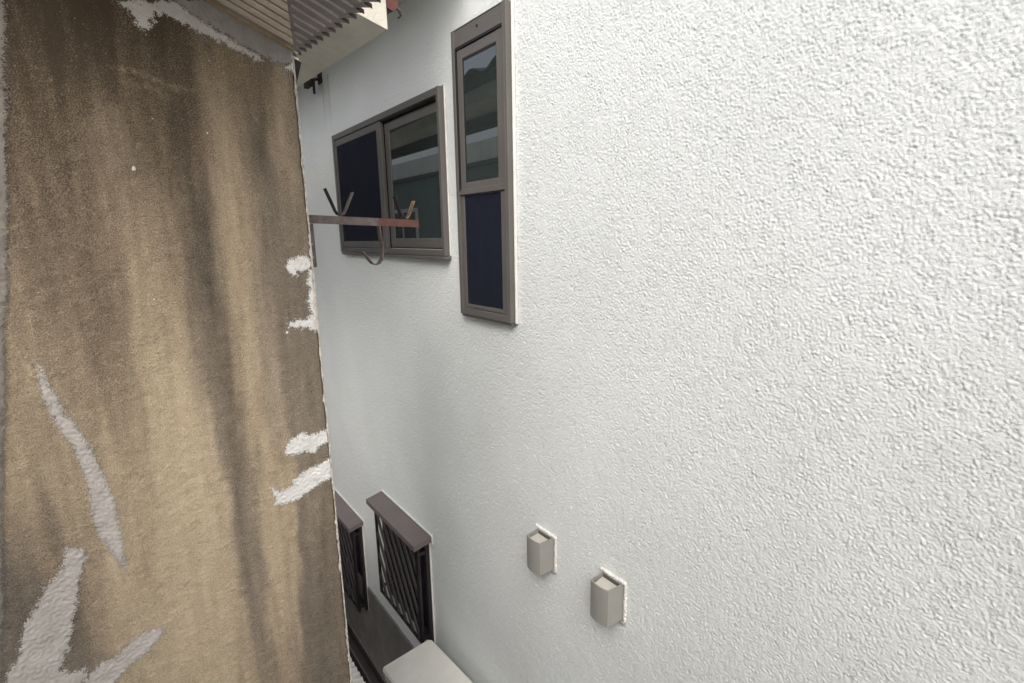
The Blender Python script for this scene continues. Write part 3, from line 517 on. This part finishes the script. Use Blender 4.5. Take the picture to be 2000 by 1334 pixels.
# brushed pale arcs and nicks in the dirt
def stroke(pts_, wd, amt):
    global dark
    for (ax, az), (bx, bz) in zip(pts_, pts_[1:]):
        tt = np.clip(((V[:, 0]-ax)*(bx-ax)+(V[:, 2]-az)*(bz-az))/max(1e-9, (bx-ax)**2+(bz-az)**2), 0, 1)
        dd_ = np.hypot(V[:, 0]-ax-tt*(bx-ax), V[:, 2]-az-tt*(bz-az)); dark = dark-amt*np.exp(-(dd_/wd)**2)*(.6+.4*sample(nf, .003, V[:, 0], V[:, 2]))
for s_ in STROKES: stroke(*s_)
col = np.zeros((len(V), 4), np.float32); col[:, 0] = np.clip(dark, 0, 1.2); col[:, 1] = np.clip(grey, 0, 1); col[:, 3] = 1
at = bme.attributes.new('stain', 'FLOAT_COLOR', 'POINT'); at.data.foreach_set('color', col.ravel())
bw = link('wall', bme, MAT['mortar'], brown, True)
# body of the wall behind the face, its side towards the alley pale
MAT['side'] = mat('pale_side_plaster', (0.50, 0.47, 0.41), 0.9, 0, 0.15, 6, .002, 110)
MB().prism([(-.37, -H), (GX-.001, -H), (GX-.001, roof_z(GX)-.004), (-.37, roof_z(-.37)-.004)], 'y', YB+.006, YB+.30).build('side_wall', MAT['side'], brown)
MB().box(-1.15, -1.03, -3.0, .80, -H, .85, .01).build('lower_wall', MAT['side'], brown)  # unseen wall, added and raised to dim the lower white wall

def ragged_patch(name, poly, material, thick=.0022, rag=.006, fine=.0035, cell=.0014, seed=0, label=None, taper=.010, feather=.020):
    """putty smear: a thin raised skin with a ragged outline"""
    poly = np.array(poly, float); lo, hi = poly.min(0)-.018, poly.max(0)+.018
    u = np.arange(lo[0], hi[0], cell); v = np.arange(lo[1], hi[1], cell); U, W = np.meshgrid(u, v, indexing='ij')
    inside = np.zeros(U.shape, bool); dist = np.full(U.shape, 9.0); n = len(poly)
    for i in range(n):
        a, b = poly[i], poly[(i+1) % n]
        with np.errstate(divide='ignore', invalid='ignore'):
            c_ = ((a[1] > W) != (b[1] > W)) & (U < (b[0]-a[0])*(W-a[1])/(b[1]-a[1]+1e-12)+a[0])
        inside ^= c_; dv = b-a; t_ = np.clip(((U-a[0])*dv[0]+(W-a[1])*dv[1])/max(1e-12, dv@dv), 0, 1)
        dist = np.minimum(dist, np.hypot(U-a[0]-t_*dv[0], W-a[1]-t_*dv[1]))
    sd = np.where(inside, dist, -dist)
    ra = band_noise(512, cell, .020, .7, 40+seed); rb = band_noise(512, cell, .0045, .7, 60+seed)
    sd = sd+.28*rag*sample(ra, cell, U, W)+.22*fine*sample(rb, cell, U*.8, W*1.3)
    kv = sd > -.013; kq = kv[1:, 1:] & kv[:-1, 1:] & kv[1:, :-1] & kv[:-1, :-1]
    kq &= (U[1:, 1:] < GX+.001)
    h_ = thick*np.clip((sd+.012)/.016, 0, 1)+.00006*sample(ra, cell, U, W)+.00004*sample(rb, cell, U, W)
    face = YB-0.0004*sample(nb, .003, U, W)-0.0004*sample(nf, .003, U, W)+.006*np.clip((U-(GX-.005))/.005, 0, 1)**2
    VV = np.stack([U, face-.0007-h_, W], -1).reshape(-1, 3); Q_ = grid_quads(len(u), len(v), kq)[:, ::-1]
    if len(Q_) == 0: return
    cov = np.clip(sd/feather+.5, 0, 1).ravel()
    VV, Q_, us = weld(VV, Q_); me = np_mesh(name, VV, Q_); aa = me.attributes.new('cover', 'FLOAT', 'POINT'); aa.data.foreach_set('value', cov[us].astype(np.float32))
    link(name, me, material, brown, True, label)
ragged_patch('cement_band', PATCH['grey_band'], MAT['cement'], .003, .006, .002, seed=1, label='grey cement band under the corrugated roof edge')
ragged_patch('putty_smear', PATCH['white_smear'], MAT['putty_smear'],   .0008, .008, .004, feather=.020, seed=2, label='pale smear of putty below the grey band')
ragged_patch('putty_patch', PATCH['corner_top'], MAT['putty_white'], .003, .003, .002, seed=3, label='white putty at the top of the corner')
for i, k in enumerate(('c1', 'c2', 'c3', 'c4', 'c5')):
    ragged_patch('putty_patch', PATCH[k], MAT['putty_white'], .0012, .004, .0035, seed=4+i, label='bright white putty patch by the corner')
ragged_patch('putty_stroke', PATCH['d1'], MAT['putty_dim'], .0012, .003, .0022, seed=12, label='long curved stroke of white putty dimmed to grey')
ragged_patch('putty_stroke', PATCH['d2'], MAT['putty_dim'], .0018, .006, .003, seed=13, label='thick broad stroke of white putty dimmed to grey')
ragged_patch('putty_stroke', PATCH['d3'], MAT['putty_dim'], .0012, .004, .0025, seed=14, label='slanting stroke of white putty dimmed to grey at the bottom')
ragged_patch('putty_bead', PATCH['lip'], MAT['lip'], .0020, .003, .003, cell=.0025, seed=15, label='rough grey bead along the far left')
for i, (sx, sz, sr) in enumerate(SPECKS):
    a = np.linspace(0, 2*math.pi, 9)[:-1]
    ragged_patch('putty_speck', [(sx+sr*.7*math.cos(q), sz+sr*.8*math.sin(q)) for q in a], MAT['putty_white'], .0012, .002, .0015, cell=.0012, seed=20+i, taper=.004, feather=.005)
MAT['bead'] = mat('worn_pale_arris', (0.70, 0.67, 0.60), 0.8, 0, .3, 60, tint=(.34, .29, .22))
# pale worn arris along the corner
zz_ = np.concatenate([np.arange(-1.75, .43, .004)]); rj = band_noise(1024, .003, .02, .8, 31)
wd = .0020+.0006*sample(rj, .003, zz_, 0*zz_)+0.0016*np.clip(sample(nb, .003, zz_, 0*zz_+.5)-.6, 0, 2)
wd += .004*np.exp(-((zz_+.19)/.05)**2)
wd = wd*np.clip(1.0+.45*sample(nb, .003, zz_*.6, 0*zz_+.2), .35, 2.2)
A = np.stack([GX-np.maximum(wd, .0012), np.full_like(zz_, YB-.0016), zz_], -1); B = np.stack([np.full_like(zz_, GX+.0016)+.0003*sample(rj, .003, zz_, 0*zz_+.3), np.full_like(zz_, YB-.0030), zz_], -1)
Cc = B+np.array([.0016, .0040, 0]); D_ = B+np.array([.0018, .030, 0]); VV = np.stack([A, B, Cc, D_], 1).reshape(-1, 3)
link('corner_bead', np_mesh('corner_bead', VV, grid_quads(len(zz_), 4)), MAT['bead'], brown, True, label='pale worn edge of the corner')

# corrugated roof edge over the brown wall --------------------------
def corrugated(name, outline, y_a, y_b, z_of, material, parent, pitch=.033, am=.0075, th=.0022, per=10, lab=None, nx=2):
    """sheet whose ridges run along x; outline(y) gives its x range"""
    n = int(round((y_b-y_a)/pitch*per))+1; yl = np.linspace(y_a, y_b, n); rows = []
    for y_ in yl:
        xa, xb = outline(y_); r = []
        for k in range(nx):
            x_ = xa+(xb-xa)*k/(nx-1); c_ = am*math.sin(2*math.pi*y_/pitch); r.append((x_, y_, z_of(x_, y_)+c_))
        rows.append(r)
    top = np.array(rows); bot = top-np.array([0, 0, th]); V_ = np.concatenate([top.reshape(-1, 3), bot.reshape(-1, 3)]); N_ = len(yl)*nx
    q = [tuple(x) for x in grid_quads(len(yl), nx)]+[tuple(x+N_) for x in grid_quads(len(yl), nx)[:, ::-1]]
    for i in range(len(yl)-1):
        for k in (0, nx-1): a = i*nx+k; q.append((a, a+nx, a+nx+N_, a+N_))
    for k in range(nx-1):
        for i in (0, len(yl)-1): a = i*nx+k; q.append((a, a+1, a+1+N_, a+N_))
    me = np_mesh(name, V_, np.array(q)); b_ = bmesh.new(); b_.from_mesh(me); bmesh.ops.recalc_face_normals(b_, faces=b_.faces); b_.to_mesh(me); b_.free()
    return link(name, me, material, parent, False, lab)
rz = lambda x, y: roof_z(x)+.013
roof = corrugated('corrugated_roof', lambda y: (-.40, .400), .72, YB+.12, lambda x, y: rz(x, y)+.006, MAT['sheet_shaded'], brown, lab='corrugated roof edge seen from below')
def roof_box(x0, x1, ya, yb, da, db, th, name, material, parent, x0b=None, x1b=None):
    '''strip that follows the roof slope; da/db: height of its lower face at ya and at yb'''
    xs_ = ((x0, x1), (x0 if x0b is None else x0b, x1 if x1b is None else x1b))
    p_ = [(x, y_, roof_z(x)+dz+t_) for (y_, dz, xx) in ((ya, da, xs_[0]), (yb, db, xs_[1])) for x in xx for t_ in (0, th)]
    return MB().hull(p_, [(0, 1, 3, 2), (4, 6, 7, 5), (0, 4, 5, 1), (2, 3, 7, 6), (0, 2, 6, 4), (1, 5, 7, 3)]).build(name, material, parent)
y_ = .775; k = 0
while y_ < YB+.05:
    xe = .412+(1.36-y_)*.066
    roof_box(-.40, xe+.016, y_, y_+.0333, .0015, .0015, .006, 'slat', MAT['sheet_shaded'], roof, x1b=xe-.002)
    roof_box(.403-(1.357-y_)*.324+.008, xe-.006, y_-.0028, y_+.0028, -.0022, -.0022, .0035, 'rib', MAT['rib_lit'], roof)
    roof_box(xe+.000, xe+.0155, y_-.0012, y_-.0002, -.0010, -.0010, .0080, 'lip', MAT['timber_dark'], roof)  # dark strip painted in for the shaded edge of each slat
    bxe = .403-(1.357-(y_+.014))*.324  # painted border of lit and shaded sheet, along the shadow line
    if y_+.03 < YB-.004:
        roof_box(-.40, bxe-.004, y_-.0005, y_+.0275, -.0085, -.0035, .0055, 'lit_strip', MAT['sheet_lit'], roof, x1b=bxe+.005)
    y_ += .0335
e_ = [(x, roof_z(x)) for x in (-.37, GX)]
def sloped(x0, x1, y0_, y1_, dz0, dz1):
    """box that follows the roof slope; dz0/dz1 are offsets of its lower and upper face"""
    p_ = [(x, y_, roof_z(x)+dz) for x in (x0, x1) for y_ in (y0_, y1_) for dz in (dz0, dz1)]
    return MB().hull(p_, [(0, 1, 3, 2), (4, 6, 7, 5), (0, 4, 5, 1), (2, 3, 7, 6), (0, 2, 6, 4), (1, 5, 7, 3)])
sloped(-.37, GX+.001, YB-.014, YB-.0035, -.004, .0045).build('verge_batten', MAT['timber'], brown)
MB().hull([(GX+.002, YB+.035, .335), (GX+.012, YB+.035, .43), (GX+.030, YB+.035, .425), (GX+.002, YB+.06, .335), (GX+.012, YB+.06, .43), (GX+.030, YB+.06, .425)],
          [(0, 1, 2), (5, 4, 3), (0, 3, 4, 1), (1, 4, 5, 2), (2, 5, 3, 0)]).build('rafter_end', MAT['timber_dark'], brown)

# ------------------------------------------------------------------ the tiled house behind, whose eave reaches over the alley
tiled = thing('tiled_house', 'pale stippled eave of the neighbouring house reaching over the narrow gap', 'house', (GX, 1.787, -H))
ang = math.radians(3.6); ey = Vector((-math.sin(ang), math.cos(ang), 0)); E0 = Vector((.849, 1.787, .692))
def ep(s_, out_, up): # along the eave, towards the white wall (negative = back to the house), up
    return E0+ey*s_+Vector((math.cos(ang), math.sin(ang), 0))*out_+Vector((0, 0, up))
def eprism(name, prof, s0, s1, material, parent, lab=None):
    A_ = [ep(s0, o_, u_) for o_, u_ in prof]; B_ = [ep(s1, o_, u_) for o_, u_ in prof]; n = len(prof); mb = MB()
    return mb.hull(A_+B_, [tuple(range(n))[::-1], tuple(range(n, 2*n))]+[(i, (i+1) % n, n+(i+1) % n, n+i) for i in range(n)]).build(name, material, parent, False, lab)
LEN = 4.6
eave = eprism('eave', [(0, 0), (0, .100), (-.50, .215), (-.50, .115)], 0, LEN, MAT['eave'], tiled)
gut = eprism('gutter', [(.004, .066), (.036, .072), (.040, .106), (.036, .106), (.032, .078), (.008, .073), (.008, .108), (.004, .108)], .01, LEN, MAT['gutter'], tiled)
eprism('end_cap', [(.002, .066), (.022, .060), (.040, .072), (.042, .108), (.002, .108)], -.006, .008, MAT['gutter_red'], gut)
MB().ribbon([ep(-.01, .036, .072), ep(-.012, .046, .062), ep(-.01, .050, .052), ep(0, .044, .046)], .010, .006, (0, 1, 0)).build('hook', MAT['gutter'], gut)
# roof tiles: wavy courses rising away from the alley
def tile_rows():
    rows_, tilew = 5, .265
    for r in range(rows_):
        n = int(LEN/tilew)
        for c_ in range(n):
            s0 = c_*tilew; V_, F_ = [], []; K = 8
            for i in range(K+1):
                u = i/K; wv = .022*math.sin(u*2*math.pi-.6)
                for j, (oo, up) in enumerate(((.045-r*.23, .100+r*.052), (-.205-r*.23, .150+r*.052))):
                    for th_ in (0, .016): V_.append(ep(s0+u*(tilew+.012), oo, up+.012+wv+th_))
            for i in range(K):
                a = i*4; F_ += [(a, a+4, a+6, a+2), (a+1, a+3, a+7, a+5), (a, a+1, a+5, a+4)]
            me = bpy.data.meshes.new('tile'); me.from_pydata([tuple(v) for v in V_], [], F_); yield me
for me in tile_rows(): link('roof_tile', me, MAT['tile'], tiled, False)
# posts and plate that carry the eave, the house wall itself set back behind an open strip
MB().box(-1.39, WX-.012, 6.45, 6.55, -H-.02, -1.72).build('gap_light_block', MAT['clad'], tiled)  # unseen wall added across the far end to keep light out of the gap
MB().box(.345, .395, 1.90, 6.3, .690, .770, .004).build('wall_plate', MAT['timber_dark'], tiled)
for y_ in (2.02, 5.55): MB().box(.348, .392, y_, y_+.09, -1.62, .689, .004).build('post', MAT['timber_dark'], tiled)
BX = -1.6
MB().box(BX-.2, BX, 1.9, 12.0, .96, 1.22).build('upper_wall', MAT['plaster'], tiled)
MB().box(BX-.2, BX+.01, 1.9, 12.0, -H-.05, .905).build('lower_wall', MAT['clad'], tiled)
MB().box(BX-.2, BX+.05, 1.88, 12.0, .906, .959, .004).build('trim_board', MAT['gutter'], tiled)
wn = MB().box(BX+.011, BX+.04, 7.85, 8.9, -.12, .46, .005).build('window', MAT['caulk'], tiled)
for y_ in (7.91, 8.41): MB().box(BX+.041, BX+.046, y_, y_+.43, -.06, .40).build('pane', MAT['pane'], wn)

# ------------------------------------------------------------------ clothes pole bracket
br = thing('pole_bracket', 'rusty iron laundry pole bracket jutting from the brown wall corner', 'bracket', (GX, 1.42, -.08))
def bz(x): return .049-.0375*(x-.42)
ar = MB().bar((.4135, 1.42, bz(.4135)), (.612, 1.42, bz(.612)), .0215, .003, (0, 0, 1))
ar.bar((.4135, 1.4315, bz(.4135)+.0093), (.612, 1.4315, bz(.612)+.0093), .020, .003, (0, 1, 0)).build('arm', MAT['iron'], br)
at_ = MB().bar((.6125, 1.42, bz(.6125)), (.738, 1.42, bz(.738)), .0212, .0032, (0, 0, 1))
at_.bar((.6125, 1.4315, bz(.6125)+.0092), (.738, 1.4315, bz(.738)+.0092), .020, .0032, (0, 1, 0))
at_.build('arm_tip', MAT['rust'], br, label='red-brown rusty outer end')
MB().box(.4122, .4290, 1.4165, 1.4195, -.076, .0375).box(.4122, .4152, 1.4197, 1.440, -.076, .0375).build('upright', MAT['iron'], br)
MB().cyl((.4205, 1.4155, -.050), (.4205, 1.4168, -.050), .0035, 8).cyl((.4205, 1.4155, -.015), (.4205, 1.4168, -.015), .0035, 8).build('screw', MAT['vent'], br)
def cradle(pts_, split, m1, m2):
    a = MB().ribbon([(x, 1.433, z) for x, z in pts_[:split+1]], .018, .0032, (0, 1, 0)).build('cradle', m1, br)
    MB().ribbon([(x, 1.4332, z) for x, z in pts_[split:]], .018, .0032, (0, 1, 0)).build('prong', m2, a)
cradle([(.472, .129), (.486, .095), (.495, .071), (.501, .0625), (.508, .0612), (.516, .0625), (.523, .072), (.534, .095), (.547, .121)], 4, MAT['strap'], MAT['iron'])
cradle([(.671, .114), (.682, .080), (.690, .0585), (.696, .0535), (.702, .0525), (.709, .055), (.7155, .066), (.723, .083), (.731, .103)], 4, MAT['strap'], MAT['strap_bare'])
hk = [(.6135, .033), (.6150, .010), (.6195, -.020), (.6195, -.045), (.6150, -.063), (.6065, -.0745), (.5960, -.0775), (.5860, -.074), (.5770, -.063), (.5680, -.049), (.5600, -.039)]
MB().ribbon([(x, 1.425, z) for x, z in hk], .020, .003, (0, 1, 0)).build('hook', MAT['iron'], br)

# ------------------------------------------------------------------ lean-to roof low on the left
lr = thing('lean_to_roof', 'white corrugated lean-to roof edge with dark gutter low in the gap', 'roof', (GX, 1.9, -1.8))
corrugated('roof_sheet', lambda y: (-1.5, .585), 1.70, 6.4, lambda x, y: -1.755-.22*(x-.41), MAT['sheet_white'], lr, pitch=.032, am=.008, th=.002)
MB().prism([(.600, -1.850), (.655, -1.850), (.655, -1.790), (.648, -1.790), (.648, -1.842), (.607, -1.842), (.607, -1.790), (.600, -1.790)], 'y', 1.69, 6.4).build('gutter', MAT['gutter'], lr)

# ------------------------------------------------------------------ outdoor appliance
ac = thing('air_conditioner', 'off-white outdoor air conditioner unit against the white wall, seen from above', 'air conditioner', (1.04, 2.0, -2.84))
AX0, AX1, AY0, AY1, AZ = .885, 1.198, 1.56, 2.345, -2.28
def rounded(x0, x1, y0_, y1_, r, n=6):
    o_ = []
    for cx, cy, a0 in ((x1-r, y1_-r, 0), (x0+r, y1_-r, 90), (x0+r, y0_+r, 180), (x1-r, y0_+r, 270)):
        for k in range(n+1):
            a = math.radians(a0+90*k/n); o_.append((cx+r*math.cos(a), cy+r*math.sin(a)))
    return o_
acp = []
acp.append(MB().prism(rounded(AX0+.006, AX1-.006, AY0+.006, AY1-.006, .022), 'z', AZ-.535, AZ-.034).build('body', MAT['ac'], ac))
tp = MB().prism(rounded(AX0, AX1, AY0, AY1, .026), 'z', AZ-.033, AZ)
bmesh.ops.bevel(tp.bm, geom=[e for e in tp.bm.edges if all(v.co.z > AZ-.001 for v in e.verts)], offset=.007, segments=3, affect='EDGES')
acp.append(tp.build('top_panel', MAT['ac'], ac))
fg = MB(); cy, cz, R_ = 2.02, AZ-.29, .215
for k in range(7):
    r_ = R_*(k+1)/7; n = 36; ring_ = [(AX0-.012-.014*(1-(k/7)**2), cy+r_*math.cos(2*math.pi*i/n), cz+r_*math.sin(2*math.pi*i/n)) for i in range(n+1)]
    fg.ribbon(ring_, .005, .005, (1, 0, 0))
for k in range(12):
    a = 2*math.pi*k/12; fg.bar((AX0-.026, cy+.02*math.cos(a), cz+.02*math.sin(a)), (AX0+.004, cy+R_*math.cos(a), cz+R_*math.sin(a)), .005, .005, (1, 0, 0))
acp.append(fg.build('fan_guard', MAT['ac'], ac))
acp.append(MB().cyl((AX0+.0055, cy, cz), (AX0+.004, cy, cz), R_, 40).build('fan_opening', MAT['ac_dark'], ac))
acp.append(MB().box(AX0+.05, AX0+.19, AY1-.006, AY1+.035, AZ-.42, AZ-.20, .012).build('valve_cover', MAT['ac'], ac))
for yy_ in (AY0+.12, AY1-.16): acp.append(MB().box(AX0-.01, AX1+.05, yy_, yy_+.04, AZ-.565, AZ-.536, .003).build('bracket_rail', MAT['ac_dark'], ac))
ac.rotation_euler = (0, 0, math.radians(4.0))
ac.location = (1.04-.012, 2.0, -2.84+H)
# ------------------------------------------------------------------ overhead cables (they show in the tall window's glass)
for i, (y_, z_) in enumerate(((3.3, 2.35), (3.9, 2.6), (4.5, 2.9))):
    t = MB(); n = 14; pts_ = [(-7+9.0*k/n, y_, z_-.22*math.sin(math.pi*k/n)) for k in range(n+1)]
    for p_, q_ in zip(pts_, pts_[1:]): t.cyl(p_, q_, .007, 6)
    o = t.build('power_cable', MAT['cable']); o['label'] = ('lowest thin black overhead cable, nearest of the three across the gap', 'middle one of three thin black cables hung over the roofs', 'highest thin black overhead cable, farthest of the three across the gap')[i]; o['category'] = 'cable'; o['group'] = 'overhead cables'
